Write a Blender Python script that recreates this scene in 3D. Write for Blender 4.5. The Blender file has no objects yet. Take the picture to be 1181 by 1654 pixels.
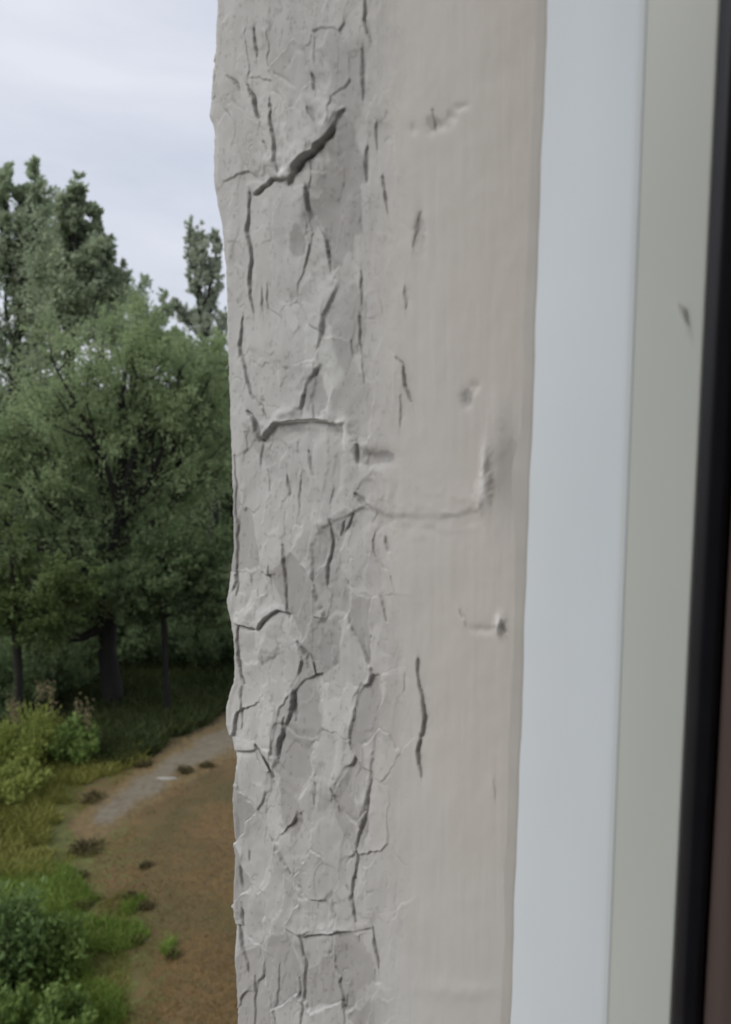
import bpy, math, random
import numpy as np
from mathutils import Vector
random.seed(7); R = np.random.default_rng(11)
PI = math.pi
# ------------------------------------------------------------------ camera
F, CX, CY = 1500.0, 590.5, 827.0            # focal length and centre in photo pixels
YAW, PITCH, CAMZ = math.radians(49.0), math.radians(7.8), 8.0
sc = bpy.context.scene
cd = bpy.data.cameras.new("camera"); cam = bpy.data.objects.new("camera", cd)
sc.collection.objects.link(cam); sc.camera = cam
cam.location = (0, 0, CAMZ); cam.rotation_euler = (PI/2 - PITCH, 0, -YAW)
cd.sensor_fit = 'VERTICAL'; cd.sensor_height = 24; cd.lens = 24*F/1654
cd.clip_start = 0.01; cd.clip_end = 3000
cd.dof.use_dof = True; cd.dof.focus_distance = 0.88; cd.dof.aperture_fstop = 6.8
# ------------------------------------------------------------------ light
SUN_EL, SUN_AZ = math.radians(42), math.radians(-72)   # azimuth from +Y towards +X
w = bpy.data.worlds.new("World"); sc.world = w; w.use_nodes = True
nt = w.node_tree; nt.nodes.clear(); N = nt.nodes.new; L = nt.links.new
wo = N('ShaderNodeOutputWorld'); bg = N('ShaderNodeBackground'); L(bg.outputs[0], wo.inputs[0])
bg.inputs[1].default_value = 0.10
sky = N('ShaderNodeTexSky'); sky.sky_type = 'NISHITA'; sky.sun_disc = False
sky.sun_elevation = SUN_EL; sky.sun_rotation = SUN_AZ
tc = N('ShaderNodeTexCoord'); mp = N('ShaderNodeMapping'); mp.inputs['Scale'].default_value = (1.6, 1.6, 5.5)
L(tc.outputs['Generated'], mp.inputs[0])
no = N('ShaderNodeTexNoise'); no.inputs['Scale'].default_value = 1.7; no.inputs['Detail'].default_value = 5; no.inputs['Distortion'].default_value = 0.4
L(mp.outputs[0], no.inputs[0])
cr = N('ShaderNodeValToRGB'); cr.color_ramp.elements[0].position = 0.34; cr.color_ramp.elements[1].position = 0.66
cr.color_ramp.elements[0].color = (4.15, 4.4, 5.05, 1); cr.color_ramp.elements[1].color = (5.3, 5.45, 5.95, 1)
L(no.outputs[0], cr.inputs[0])
mx = N('ShaderNodeMix'); mx.data_type = 'RGBA'; mx.inputs[0].default_value = 0.93
L(sky.outputs[0], mx.inputs[6]); L(cr.outputs[0], mx.inputs[7]); L(mx.outputs[2], bg.inputs[0])
sl = bpy.data.lights.new("sun", 'SUN'); sun = bpy.data.objects.new("sun", sl); sc.collection.objects.link(sun)
sl.energy = 1.35; sl.angle = math.radians(35); sl.color = (1, 0.97, 0.92)
sd = Vector((math.sin(SUN_AZ)*math.cos(SUN_EL), math.cos(SUN_AZ)*math.cos(SUN_EL), math.sin(SUN_EL)))
sun.rotation_euler = sd.to_track_quat('Z', 'Y').to_euler()
sc.view_settings.view_transform = 'Standard'; sc.view_settings.look = 'None'
sc.view_settings.exposure = 0.60; sc.view_settings.gamma = 1.0
# ------------------------------------------------------------------ pixel -> place helpers
cy_, sy_, cp_, sp_ = math.cos(YAW), math.sin(YAW), math.cos(PITCH), math.sin(PITCH)
FW = np.array([sy_*cp_, cy_*cp_, -sp_]); RT = np.array([cy_, -sy_, 0]); UP = np.array([sy_*sp_, cy_*sp_, cp_])
C0 = np.array([0, 0, CAMZ])
def ray(px, py): return FW + RT*((px-CX)/F) + UP*((CY-py)/F)
def at(px, py, d):                       # point on the ray at horizontal distance d
    r = ray(px, py); return C0 + r*(d/math.hypot(r[0], r[1]))
def onground(px, py):
    r = ray(px, py); return C0 + r*(-CAMZ/r[2])
def project(X, Y, Z):
    dz = Z-CAMZ
    f = X*FW[0]+Y*FW[1]+dz*FW[2]
    return CX+F*(X*RT[0]+Y*RT[1])/f, CY-F*(X*UP[0]+Y*UP[1]+dz*UP[2])/f
# ------------------------------------------------------------------ mesh helpers
def mesh_np(name, V, Fq, mat=None, parent=None, smooth=True, attrs=None):
    V = np.asarray(V, dtype=np.float32); Fq = np.asarray(Fq, dtype=np.int32); k = Fq.shape[1]
    me = bpy.data.meshes.new(name)
    me.vertices.add(len(V)); me.vertices.foreach_set('co', V.ravel())
    me.loops.add(Fq.size); me.loops.foreach_set('vertex_index', Fq.ravel())
    me.polygons.add(len(Fq)); me.polygons.foreach_set('loop_start', np.arange(0, Fq.size, k, dtype=np.int32))
    me.polygons.foreach_set('loop_total', np.full(len(Fq), k, dtype=np.int32))
    me.update(calc_edges=True); me.validate()
    me.polygons.foreach_set('use_smooth', np.full(len(me.polygons), smooth))
    for an, av in (attrs or {}).items():
        a = me.attributes.new(an, 'FLOAT', 'POINT'); a.data.foreach_set('value', np.asarray(av, dtype=np.float32).ravel())
    if mat: me.materials.append(mat)
    o = bpy.data.objects.new(name, me); sc.collection.objects.link(o)
    if parent: o.parent = parent
    return o
def local(V, o): return np.asarray(V) - np.array(o.location)
def tag(o, label=None, cat=None, group=None, kind=None):
    if label: o['label'] = label
    if cat: o['category'] = cat
    if group: o['group'] = group
    if kind: o['kind'] = kind
    return o
def thing(name, loc, label, cat, group=None):
    o = bpy.data.objects.new(name, None); o.location = loc; o.empty_display_size = .1
    sc.collection.objects.link(o); return tag(o, label, cat, group)
class Tubes:
    def __init__(s): s.V = []; s.F = []; s.n = 0
    def add(s, pts, rad, k=6):
        pts = [np.asarray(p, float) for p in pts]; m = len(pts)
        for i, p in enumerate(pts):
            t = pts[min(i+1, m-1)]-pts[max(i-1, 0)]; t = t/(np.linalg.norm(t)+1e-9)
            a = np.cross(t, [0.31, 0.95, 0.05] if abs(t[2]) > .8 else [0, 0, 1]); a /= np.linalg.norm(a)+1e-9; b = np.cross(t, a)
            for j in range(k):
                q = 2*PI*j/k; s.V.append(p+rad[i]*(a*math.cos(q)+b*math.sin(q)))
        for i in range(m-1):
            for j in range(k):
                s.F.append((s.n+i*k+j, s.n+i*k+(j+1) % k, s.n+(i+1)*k+(j+1) % k, s.n+(i+1)*k+j))
        s.n += m*k
def fbm2(x, y, seed=0, octs=4, gain=.5):
    out = np.zeros_like(x, dtype=float); amp = 1.; tot = 0.
    for o in range(octs):
        rg = np.random.default_rng(seed*31+o); T = rg.random((64, 64))
        xi = np.floor(x).astype(int); yi = np.floor(y).astype(int); fx = x-xi; fy = y-yi
        fx = fx*fx*(3-2*fx); fy = fy*fy*(3-2*fy)
        a = T[xi % 64, yi % 64]; b = T[(xi+1) % 64, yi % 64]; c = T[xi % 64, (yi+1) % 64]; d = T[(xi+1) % 64, (yi+1) % 64]
        out += amp*((a*(1-fx)+b*fx)*(1-fy)+(c*(1-fx)+d*fx)*fy); tot += amp; amp *= gain; x = x*2.03+5.1; y = y*2.03+9.7
    return out/tot
def sstep(a, b, x):
    t = np.clip((x-a)/(b-a), 0, 1); return t*t*(3-2*t)
# ------------------------------------------------------------------ materials
def newmat(name):
    m = bpy.data.materials.new(name); m.use_nodes = True; t = m.node_tree
    return m, t, t.nodes['Principled BSDF']
def noise(t, scale, detail=4, vec=None, mscale=None, dist=0):
    n = t.nodes.new('ShaderNodeTexNoise'); n.inputs['Scale'].default_value = scale; n.inputs['Detail'].default_value = detail
    n.inputs['Distortion'].default_value = dist
    c = t.nodes.new('ShaderNodeTexCoord'); src = c.outputs['Object']
    if mscale:
        mp = t.nodes.new('ShaderNodeMapping'); mp.inputs['Scale'].default_value = mscale; t.links.new(src, mp.inputs[0]); src = mp.outputs[0]
    t.links.new(src, n.inputs['Vector']); return n.outputs[0]
def ramp(t, fac, stops):
    r = t.nodes.new('ShaderNodeValToRGB'); e = r.color_ramp.elements
    while len(e) < len(stops): e.new(.5)
    for i, (p, c) in enumerate(stops): e[i].position = p; e[i].color = (*c, 1)
    t.links.new(fac, r.inputs[0]); return r.outputs[0]
def mixc(t, fac, a, b, mode='MIX'):
    m = t.nodes.new('ShaderNodeMix'); m.data_type = 'RGBA'; m.blend_type = mode
    for s, v in ((0, fac), (6, a), (7, b)):
        if isinstance(v, (int, float)): m.inputs[s].default_value = v
        elif isinstance(v, tuple): m.inputs[s].default_value = (*v, 1)
        else: t.links.new(v, m.inputs[s])
    return m.outputs[2]
def attr(t, n):
    a = t.nodes.new('ShaderNodeAttribute'); a.attribute_name = n; return a.outputs['Fac']
def bump(t, bs, h, strength, dist):
    b = t.nodes.new('ShaderNodeBump'); b.inputs['Strength'].default_value = strength; b.inputs['Distance'].default_value = dist
    t.links.new(h, b.inputs['Height']); t.links.new(b.outputs[0], bs.inputs['Normal'])
def simple(name, col, rough=.5, var=.12, scale=8, mscale=None, bmp=0, bd=.001):
    m, t, bs = newmat(name)
    n = noise(t, scale, 5, mscale=mscale)
    lo = tuple(c*(1-var) for c in col); hi = tuple(min(1, c*(1+var)) for c in col)
    t.links.new(ramp(t, n, [(.3, lo), (.7, hi)]), bs.inputs['Base Color']); bs.inputs['Roughness'].default_value = rough
    if bmp: bump(t, bs, n, bmp, bd)
    return m
def paint_mat():
    m, t, bs = newmat('old_white_paint')
    tone = noise(t, 9, 4, mscale=(1, 1, .6)); hue = noise(t, 22, 3, mscale=(1, 1.3, .35))
    beige = mixc(t, hue, (.65, .595, .53), (.63, .60, .55)); grey = mixc(t, hue, (.57, .57, .565), (.57, .585, .565))
    base = mixc(t, attr(t, 'beige'), grey, beige)
    base = mixc(t, ramp(t, tone, [(.3, (0, 0, 0)), (.7, (.6,)*3)]), base, (.64, .62, .595))
    base = mixc(t, attr(t, 'bare'), base, (.39, .38, .37))
    base = mixc(t, attr(t, 'chip_highlight'), base, (.74, .73, .71))
    base = mixc(t, attr(t, 'grime'), base, (.09, .075, .066))
    t.links.new(base, bs.inputs['Base Color']); bs.inputs['Roughness'].default_value = .62
    bs.inputs['Specular IOR Level'].default_value = .35
    st = noise(t, 260, 4, mscale=(1, 1, .12)); gr = noise(t, 500, 3)
    bump(t, bs, mixc(t, .4, st, gr), .12, .0005)
    return m
def leaf_mat(name, a, b, c, trans=.3):
    m, t, bs = newmat(name)
    g = t.nodes.new('ShaderNodeNewGeometry')
    isl = ramp(t, g.outputs['Random Per Island'], [(0, a), (.55, b), (1, c)])
    big = noise(t, .55, 3); col = mixc(t, ramp(t, big, [(.38, (0, 0, 0)), (.62, (.6,)*3)]), isl, tuple(x*1.35 for x in c))
    t.links.new(col, bs.inputs['Base Color']); bs.inputs['Roughness'].default_value = .55; bs.inputs['Specular IOR Level'].default_value = .3
    tr = t.nodes.new('ShaderNodeBsdfTranslucent'); t.links.new(col, tr.inputs[0])
    mx = t.nodes.new('ShaderNodeMixShader'); mx.inputs[0].default_value = trans
    t.links.new(bs.outputs[0], mx.inputs[1]); t.links.new(tr.outputs[0], mx.inputs[2])
    t.links.new(mx.outputs[0], t.nodes['Material Output'].inputs[0]); return m
M_PAINT = paint_mat()
M_PVC = simple('white_plastic', (.745, .80, .84), .30, .045, 9, mscale=(1, 1, .35), bmp=.12, bd=.004)
M_PVC2 = simple('grey_white_plastic', (.72, .75, .70), .35, .05, 9, mscale=(1, 1, .35), bmp=.12, bd=.004)
M_SEAL = simple('sealant', (.50, .475, .44), .6, .05, 40, bmp=.2, bd=.001)
M_RUBBER = simple('black_rubber', (.012, .012, .016), .45, .2, 30)
M_BROWN = simple('brown_wood', (.10, .072, .064), .55, .2, 12, mscale=(4, 4, .3))
M_PLASTER = simple('plaster', (.5, .49, .47), .9, .06, 6, bmp=.3, bd=.003)
M_BARK = simple('bark', (.012, .011, .009), .9, .35, 9, mscale=(1, 1, .25), bmp=.8, bd=.03)
M_ROOM = simple('room_paint', (.42, .40, .37), .8, .04, 3)
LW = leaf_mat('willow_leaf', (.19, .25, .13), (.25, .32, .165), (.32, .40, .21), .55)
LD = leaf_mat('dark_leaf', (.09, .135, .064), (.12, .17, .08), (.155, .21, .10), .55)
LP = leaf_mat('poplar_leaf', (.27, .33, .22), (.33, .39, .26), (.39, .45, .31), .6)
LY = leaf_mat('yellow_leaf', (.15, .20, .040), (.22, .27, .058), (.30, .34, .10), .45)
LG = leaf_mat('bush_leaf', (.085, .135, .032), (.13, .20, .05), (.20, .28, .08), .4)
# ------------------------------------------------------------------ the wall with the peeling reveal
XR = 0.395; ZB, ZT = 7.20, 9.00; OXL = -1.05
def yof(px, py):
    r = ray(px, py); return r[1]/r[0]*XR
wall = thing('plastered_wall', (1.2, .25, 0), 'plastered house wall with cracked, peeling off-white paint on the window reveal', 'wall')
def box(x0, x1, y0, y1, z0, z1):
    v = [(x, y, z) for z in (z0, z1) for y in (y0, y1) for x in (x0, x1)]
    f = [(0, 2, 3, 1), (4, 5, 7, 6), (0, 1, 5, 4), (2, 6, 7, 3), (0, 4, 6, 2), (1, 3, 7, 5)]
    return v, f
def boxes(lst):
    V = []; Fc = []
    for b in lst:
        v, f = box(*b); n = len(V); V += v; Fc += [tuple(i+n for i in q) for q in f]
    return V, Fc
V, Fc = boxes([(.402, 6, .02, .4525, 0, 13), (-6, OXL, .02, .4525, 0, 13), (OXL, .402, .02, .4525, ZT, 13), (OXL, .402, .02, .4525, 0, ZB)])
mesh_np('masonry', local(V, wall), Fc, M_PLASTER, wall, smooth=False)
EDGE = [(0, 346), (60, 345), (110, 342), (165, 337), (182, 334), (196, 341), (215, 344), (290, 342), (325, 347), (365, 355), (420, 361), (500, 363), (600, 366), (700, 369), (800, 371),
        (890, 372), (940, 368), (975, 364), (1000, 369), (1030, 374), (1095, 374), (1122, 367), (1150, 361), (1175, 361), (1200, 371), (1225, 378), (1265, 376), (1300, 372), (1330, 372), (1400, 375),
        (1440, 372), (1470, 371), (1500, 377), (1560, 375), (1610, 380), (1700, 382)]
E = np.array(EDGE, float)
# cracks: points, half width px, depth mm, lip mm on the left side
CR = [
 ([(368,122),(378,132),(385,145)],3.2,2.5,1.0), ([(397,135),(408,155),(416,190)],2.6,3.5,1.2), ([(410,48),(412,90)],4,1.8,.5),
 ([(432,160),(438,200),(442,240),(447,278)],3,2.2,.8), ([(424,228),(430,240)],3,2,.4),
 ([(402,312),(400,350),(402,380),(407,420),(403,460),(408,506)],3.2,2.6,.8), ([(422,465),(424,505)],3.5,1.2,.4), ([(432,460),(434,500)],2.5,1.2,.3),
 ([(497,172),(508,196)],5,2.2,.8), ([(500,118),(507,146)],5,2.0,.8), ([(590,-10),(592,40),(598,62)],4,1.8,.8), ([(587,80),(586,162)],5,1.3,.6),
 ([(440,118),(470,138)],5,.9,.5), ([(506,60),(508,100)],3,.8,.2), ([(608,196),(607,240)],5,.9,.5),
 ([(590,236),(588,292)],5,1.8,.6), ([(615,285),(622,320),(626,345)],2.6,1.8,.5), ([(583,438),(582,492)],4,1.5,.5), ([(580,510),(583,572)],4,1.5,.5), ([(585,590),(587,620)],3,1,.4),
 ([(655,462),(656,500)],5,1.1,.4), ([(678,345),(668,400)],8,.9,.2), ([(641,577),(652,590),(655,622),(664,650)],3,2.2,.6), ([(648,640),(645,690)],4,.8,.3),
 ([(392,515),(388,560),(398,608),(406,636),(424,656),(433,678)],2.6,2.2,.7), ([(401,664),(413,682),(424,714)],4.5,3.5,1.2), ([(424,714),(420,750)],6,1.0,.4),
 ([(574,718),(576,748)],4,3,.5), ([(500,728),(508,770)],4,1.4,.5), ([(463,768),(467,802)],3,2.0,.4), ([(378,735),(381,850),(384,962)],2.2,2.2,.2),
 ([(573,797),(589,818)],5,2.6,.4), ([(570,830),(556,862)],3,1.6,.5), ([(532,838),(537,872),(530,910),(529,945)],3.5,2.2,.7), ([(555,842),(550,866)],2.8,1.8,.3),
 ([(620,868),(628,892)],4.5,1.6,.3), ([(614,965),(620,985),(625,1004)],4,1.3,.3), ([(456,880),(460,915)],3.4,1.6,.4), ([(436,915),(437,945)],3,1.2,.3),
 ([(460,890),(464,985)],3,1.5,.5), ([(405,930),(408,948)],3,1.2,.3),
 ([(384,1008),(381,1060),(387,1085),(392,1106)],3.2,3.2,.4), ([(462,975),(466,1000)],3,1.6,.3), ([(395,1010),(400,1016),(415,1016)],3,1.6,.3),
 ([(478,1036),(495,1058),(504,1076),(510,1092)],3.8,3.2,1.0), ([(472,1118),(474,1140),(478,1165)],3.2,1.7,.5), ([(460,1160),(455,1190),(446,1222)],3,1.7,.7),
 ([(388,1110),(388,1180)],2.5,1.5,.2), ([(440,1150),(452,1170)],3,1,.4),
 ([(674,1064),(678,1110),(683,1150)],2.6,2.6,.4), ([(683,1140),(685,1165),(680,1192)],5,3,.5), ([(680,1192),(674,1215),(680,1255)],2.8,3.0,.4),
 ([(413,1205),(425,1228),(439,1258)],4.2,3.8,1.2), ([(450,1205),(446,1228)],3,1.5,.3), ([(509,1262),(510,1300)],3,1.0,.4),
 ([(536,1272),(546,1300),(552,1320)],3,1.6,.5), ([(598,1262),(591,1318),(577,1366),(573,1420)],3.6,2.0,.9), ([(573,1410),(569,1450),(576,1490)],3.4,2.4,.6),
 ([(560,1430),(572,1452)],3,1.3,.3), ([(436,1352),(455,1385),(470,1413)],3.2,2.0,.6), ([(470,1413),(495,1452)],4,1.0,.4), ([(402,1374),(404,1392)],2.6,1.3,.2),
 ([(600,1500),(605,1535),(611,1566)],2.6,2.2,.5), ([(386,1400),(389,1436)],3,2,.3), ([(390,1468),(392,1496)],3.3,2.4,.3), ([(387,1496),(391,1535),(402,1574)],3.6,2.4,.5),
 ([(410,1578),(413,1660)],3,1.5,.4), ([(485,1512),(491,1560),(488,1612),(484,1665)],3.6,1.7,.6), ([(450,1560),(443,1660)],4,1.1,.5), ([(556,1610),(554,1660)],4,.9,.3),
 ([(700,178),(703,214)],5,1.0,.2), ([(812,1000),(818,1022)],3.5,1.8,.3), ([(742,985),(755,1012)],4,.9,.3), ([(962,1240),(964,1262)],3,.5,0),
 ([(334,178),(342,198),(346,216)],2.4,1.6,.3), ([(430,760),(436,795)],3,.9,.3), ([(490,770),(486,820)],4,.8,.4), ([(655,1090),(655,1120)],2.5,.5,.1), ([(800,1260),(801,1290)],3,.6,.1)]
# steps: the surface left/above the line stands higher; points, height mm, soft px, curl mm, reach px
ST = [
 ([(552,178),(536,214),(508,240),(488,262),(466,296)],.7,4.6,1.3,34), ([(470,290),(440,288),(425,299),(411,313)],.6,3,.8,14), ([(520,230),(504,244),(486,264),(470,290)],.9,4,1.2,20),
 ([(492,300),(497,340),(522,386),(529,440)],.8,3,.5,10), ([(545,455),(521,515),(512,560),(519,590)],.9,5,.5,12), ([(519,590),(496,622),(487,668)],.9,4,.6,12),
 ([(556,684),(520,683),(478,680),(444,686),(424,708)],1.7,6,1.2,16),
 ([(770,822),(735,832),(680,834),(620,830),(588,818)],1.0,15,.1,22),
 ([(590,818),(555,835),(520,852),(506,880),(505,940),(522,1000)],.8,5,.5,9),
 ([(466,992),(448,986),(432,997),(418,1016),(382,1006)],1.1,3,.9,8),
 ([(516,1088),(488,1100),(470,1122),(472,1150),(462,1172),(448,1208)],.9,3,.8,8),
 ([(414,1212),(380,1214)],.9,4,.6,8), ([(596,1502),(540,1508),(488,1512)],.7,3,.4,8),
 ([(606,1190),(598,1250),(590,1300)],.6,5,.4,8), ([(560,1318),(576,1334),(590,1310)],.8,3,.5,8)]
# dents and bumps: x, y, rx, ry, mm
DB = [(535,330,26,95,-.9),(480,392,17,24,-1.3),(486,480,20,11,-1.0),(505,345,10,30,-.6),(608,740,26,13,-2.2),(590,733,10,9,-1.6),(516,130,16,16,-1.2),(697,206,8,13,-1.0),(712,204,10,8,-1.0),(728,188,8,9,-1.0),(744,172,11,6,-.8),(668,208,8,9,-.8),
 (676,376,8,34,-1.2),(752,645,9,14,-1.6),(768,626,7,9,-1.0),(785,765,7,40,3.2),(774,806,6,20,2.2),(562,708,9,34,2.4),(552,684,12,9,1.6),(822,770,26,74,-1.7),(808,1008,6,13,3.4),(780,1016,22,7,-.8),
 (640,610,10,40,.5),(520,630,16,36,-1.1),(470,1300,22,60,-1.3),(500,1160,24,44,-1.0),(530,920,20,60,-1.1),(545,1240,20,40,.5),(570,1230,22,36,-.7),(480,700,50,16,-.8),(590,1360,8,40,-.8),
 (485,1400,26,44,-.7),(520,1560,50,30,-.5),(610,200,20,60,-.5),(560,300,34,110,-.7),(520,220,10,20,.8),(440,262,20,10,1.3),(410,990,20,9,.8),(805,690,14,60,1.0),(740,1600,60,14,.6),(700,1330,120,60,.5),(990,0,1,1,0)]
# places where the top coat has come away, seen from the room
BARE = [(548,310,38,125,.85),(520,230,22,30,.5),(500,345,14,36,.6),(480,392,19,30,.85),(486,482,20,10,.55),(560,520,34,75,.55),(512,640,20,40,.6),(470,712,44,24,.45),(608,738,28,13,.8),(822,775,24,74,.35),
 (528,900,28,70,.5),(556,840,16,20,.6),(470,1300,20,56,.7),(500,1160,24,44,.4),(583,1240,12,46,.5),(586,1330,7,40,.6),(560,120,36,95,.5),(676,370,8,26,.4),(700,200,12,12,.35),(755,640,10,14,.5),(440,1020,24,12,.5),(490,1400,26,44,.25),(530,1560,44,44,.3),(520,70,40,40,.3)]
def seg_dist(px, py, pts):
    best = np.full(px.shape, 1e9); side = np.zeros(px.shape)
    for (x0, y0), (x1, y1) in zip(pts[:-1], pts[1:]):
        dx, dy = x1-x0, y1-y0; l2 = dx*dx+dy*dy
        t = np.clip(((px-x0)*dx+(py-y0)*dy)/l2, 0, 1); ex = px-x0-t*dx; ey = py-y0-t*dy
        d = np.hypot(ex, ey); s = np.sign((px-x0)*dy-(py-y0)*dx)       # +1 on the right of a line drawn downwards
        mk = d < best; best = np.where(mk, d, best); side = np.where(mk, s, side)
    return best, side
def surface(px, py):
    sh = px.shape
    wx = (fbm2(px/18, py/34, 3, 3)-.5)*12; wy = (fbm2(px/18+40, py/34+11, 5, 3)-.5)*12
    wxl = wx.copy(); wx += (fbm2(px/4.5, py/6, 23, 2)-.5)*4.5
    qx, qy = px+wx, py+wy
    h = np.zeros(sh); grime = np.zeros(sh); bare = np.zeros(sh)
    zone = 1-sstep(560, 700, px+40*(fbm2(px/90, py/120, 9, 3)-.5)*2)           # the weathered outer half
    # long waves and brush marks
    h += (fbm2(px/120, py/200, 1, 3)-.5)*3.0*(.4+.6*zone) + (fbm2(px/9, py/190, 2, 3)-.5)*.24 + (fbm2(px/45, py/100, 92, 3)-.5)*.9 + (fbm2(px/20, py/26, 93, 2)-.5)*.18 + (fbm2(px/3, py/70, 12, 2)-.5)*.05
    h += (fbm2(px/30, py/70, 4, 3)-.5)*1.6*zone + (fbm2(px/60, py/110, 84, 2)-.5)*2.2*zone + (fbm2(px/11, py/20, 14, 2)-.5)*.12*(.25+.75*zone)
    # broken coats of paint: plateaux with sharp edges
    for sd_, sx, sy, th, am in ((6, 44, 130, .53, .35), (8, 60, 160, .47, .35)):
        n = fbm2(qx/sx, qy/sy, sd_, 3); sharp = .012+.05*fbm2(px/60, py/60, 70+sd_, 2)**1.5; e = sstep(th-sharp, th+sharp, n)
        curl = np.exp(-np.clip(n-th, 0, 1)/.02)*(n > th)
        h += zone*am*(e-.5+curl*.35); bare = np.maximum(bare, (1-e)*.28*zone) if sd_ != 7 else bare
    # plates of paint, each tilted its own way, some fallen off
    rg = np.random.default_rng(77); b1 = np.full(sh, 1e9); b2 = np.full(sh, 1e9); c1_ = np.zeros(sh, int); c2_ = np.zeros(sh, int)
    sx_ = []; sy_2 = []
    for iy in range(26):
        for ix in range(5): sx_.append(352+ix*62+rg.normal()*18+(30 if iy % 2 else 0)); sy_2.append(-30+iy*70+rg.normal()*22)
    sx_ = np.array(sx_); sy_2 = np.array(sy_2)
    vx = px+wxl*1.6; vy = py+wy*1.5
    for k_ in range(len(sx_)):
        dd = np.hypot((vx-sx_[k_])/.62, (vy-sy_2[k_])/1.15); m1 = dd < b1; m2 = (~m1) & (dd < b2)
        b2 = np.where(m1, b1, np.where(m2, dd, b2)); c2_ = np.where(m1, c1_, np.where(m2, k_, c2_)); b1 = np.where(m1, dd, b1); c1_ = np.where(m1, k_, c1_)
    tx = rg.normal(size=len(sx_))*.040; ty = rg.normal(size=len(sx_))*.015; off = rg.normal(size=len(sx_))*.35; gone = rg.random(len(sx_)) < .27; off = off-gone*.8; tx[gone] *= .4
    P1 = off[c1_]+tx[c1_]*(vx-sx_[c1_])+ty[c1_]*(vy-sy_2[c1_]); P2_ = off[c2_]+tx[c2_]*(vx-sx_[c2_])+ty[c2_]*(vy-sy_2[c2_])
    ed_ = b2-b1; sf = 2.0+26*sstep(.42, .66, fbm2(px/55, py/70, 91, 2)); wgt = .5+.5*sstep(0, 1, ed_/sf)
    zz = zone**1.5*(.38+.62*sstep(560, 900, py+120*(fbm2(px/80, py/80, 95, 2)-.5))); h += zz*(P1*wgt+P2_*(1-wgt)); crisp_ = np.clip(1-(sf-2)/10, 0, 1)
    h += zz*.5*1.6*crisp_*np.exp(-ed_/8)*(off[c1_] > off[c2_]); lo_e = crisp_*np.exp(-(ed_/3.0)**2)*(P1 < P2_)*zz
    h -= .8*lo_e; grime = np.maximum(grime, .35*lo_e*sstep(.2, 1.2, P2_-P1)); bare = np.maximum(bare, zz*gone[c1_]*.85*sstep(0, 3, ed_))
    # fine upright hairline cracks
    n = fbm2(qx/20, qy/95, 16, 3); gate = sstep(.5, .6, fbm2(px/45, py/60, 17, 2))
    c = np.exp(-((n-.5)/.007)**2)*gate*zone; h -= c*.4; grime = np.maximum(grime, c*.12)
    n = fbm2(qx/12, qy/50, 26, 3); gate = sstep(.54, .62, fbm2(px/30, py/50, 27, 2))
    c = np.exp(-((n-.5)/.009)**2)*gate*zone; h -= c*.25; grime = np.maximum(grime, c*.08)
    def window(pts, m):
        xs = [p[0] for p in pts]; ys = [p[1] for p in pts]
        return np.nonzero((px > min(xs)-m) & (px < max(xs)+m) & (py > min(ys)-m) & (py < max(ys)+m))
    for pts, hh, soft, curl, reach in ST:
        i = window(pts, reach*3+10)
        x = px[i]+wx[i]*.55; y = py[i]+wy[i]*.55; d, s = seg_dist(x, y, pts); sdn = -d*s
        (ax, ay), (bx, by) = pts[0], pts[1]; (cx_, cy2), (dx_, dy_) = pts[-2], pts[-1]
        o1 = -((x-ax)*(bx-ax)+(y-ay)*(by-ay))/math.hypot(bx-ax, by-ay); o2 = ((x-dx_)*(dx_-cx_)+(y-dy_)*(dy_-cy2))/math.hypot(dx_-cx_, dy_-cy2)
        e1 = np.hypot(x-ax, y-ay); e2 = np.hypot(x-dx_, y-dy_)
        cap = 1-sstep(-4, 7, o1)*(np.abs(e1-d) < 6) ; cap = cap*(1-sstep(-4, 7, o2)*(np.abs(e2-d) < 6))    # >0 on the high side when the line runs right to left / down
        fade = np.exp(-np.clip(d-reach, 0, None)/reach)*cap
        hi = sstep(-soft*.5, soft*.5, sdn)
        vr = .25+1.5*sstep(.3, .7, fbm2(px[i]/24, py[i]/24, 35, 2)); crisp = 1 if soft < 5 else (.15 if soft < 9 else 0)
        h[i] += ((hi-.5)*hh*(.5+.5*vr) + hi*curl*vr*np.exp(-np.abs(sdn)/reach))*fade
        h[i] -= cap*(1-hi)*.9*crisp*vr*np.exp(-(d/(soft*1.3))**2)
        grime[i] = np.maximum(grime[i], cap*(1-hi)*.22*crisp*vr*np.exp(-(d/(soft*1.1))**2))
    for pts, wd, dp, lip in CR:
        i = window(pts, 60)
        x = px[i]+wxl[i]*.45+(fbm2(px[i]/6, py[i]/16, 81, 2)-.5)*5; y = py[i]+wy[i]*.40; d, s = seg_dist(x, y, pts)
        (xa, ya), (xb, yb) = pts[0], pts[-1]; L2 = math.hypot(xb-xa, yb-ya)
        t = np.clip(((x-xa)*(xb-xa)+(y-ya)*(yb-ya))/L2**2, 0, 1); tp = .35+.65*np.sin(PI*np.clip(t, .02, .98))**.6
        ww = wd*tp*(.35+1.1*fbm2(px[i]/10, py[i]/14, 33, 2)); rt = s > 0
        g = np.where(rt, .72*np.exp(-(d/(ww*.8))**2)+.28*np.exp(-d/(ww*2.6+2)), np.exp(-(d/(ww*.38+.25))**2))
        h[i] += -dp*.85*g*(.45+.55*tp) + (lip+.15)*np.exp(-d/12)*(~rt)*tp*(1-g)
        grime[i] = np.maximum(grime[i], np.clip(dp/3.4, 0, 1)**1.4*.5*np.exp(-(d/(ww*.6+.3))**2))
        bare[i] = np.maximum(bare[i], rt*.6*np.clip(dp/3, 0, 1)*np.exp(-d/(ww*1.5+2.5)))
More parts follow.
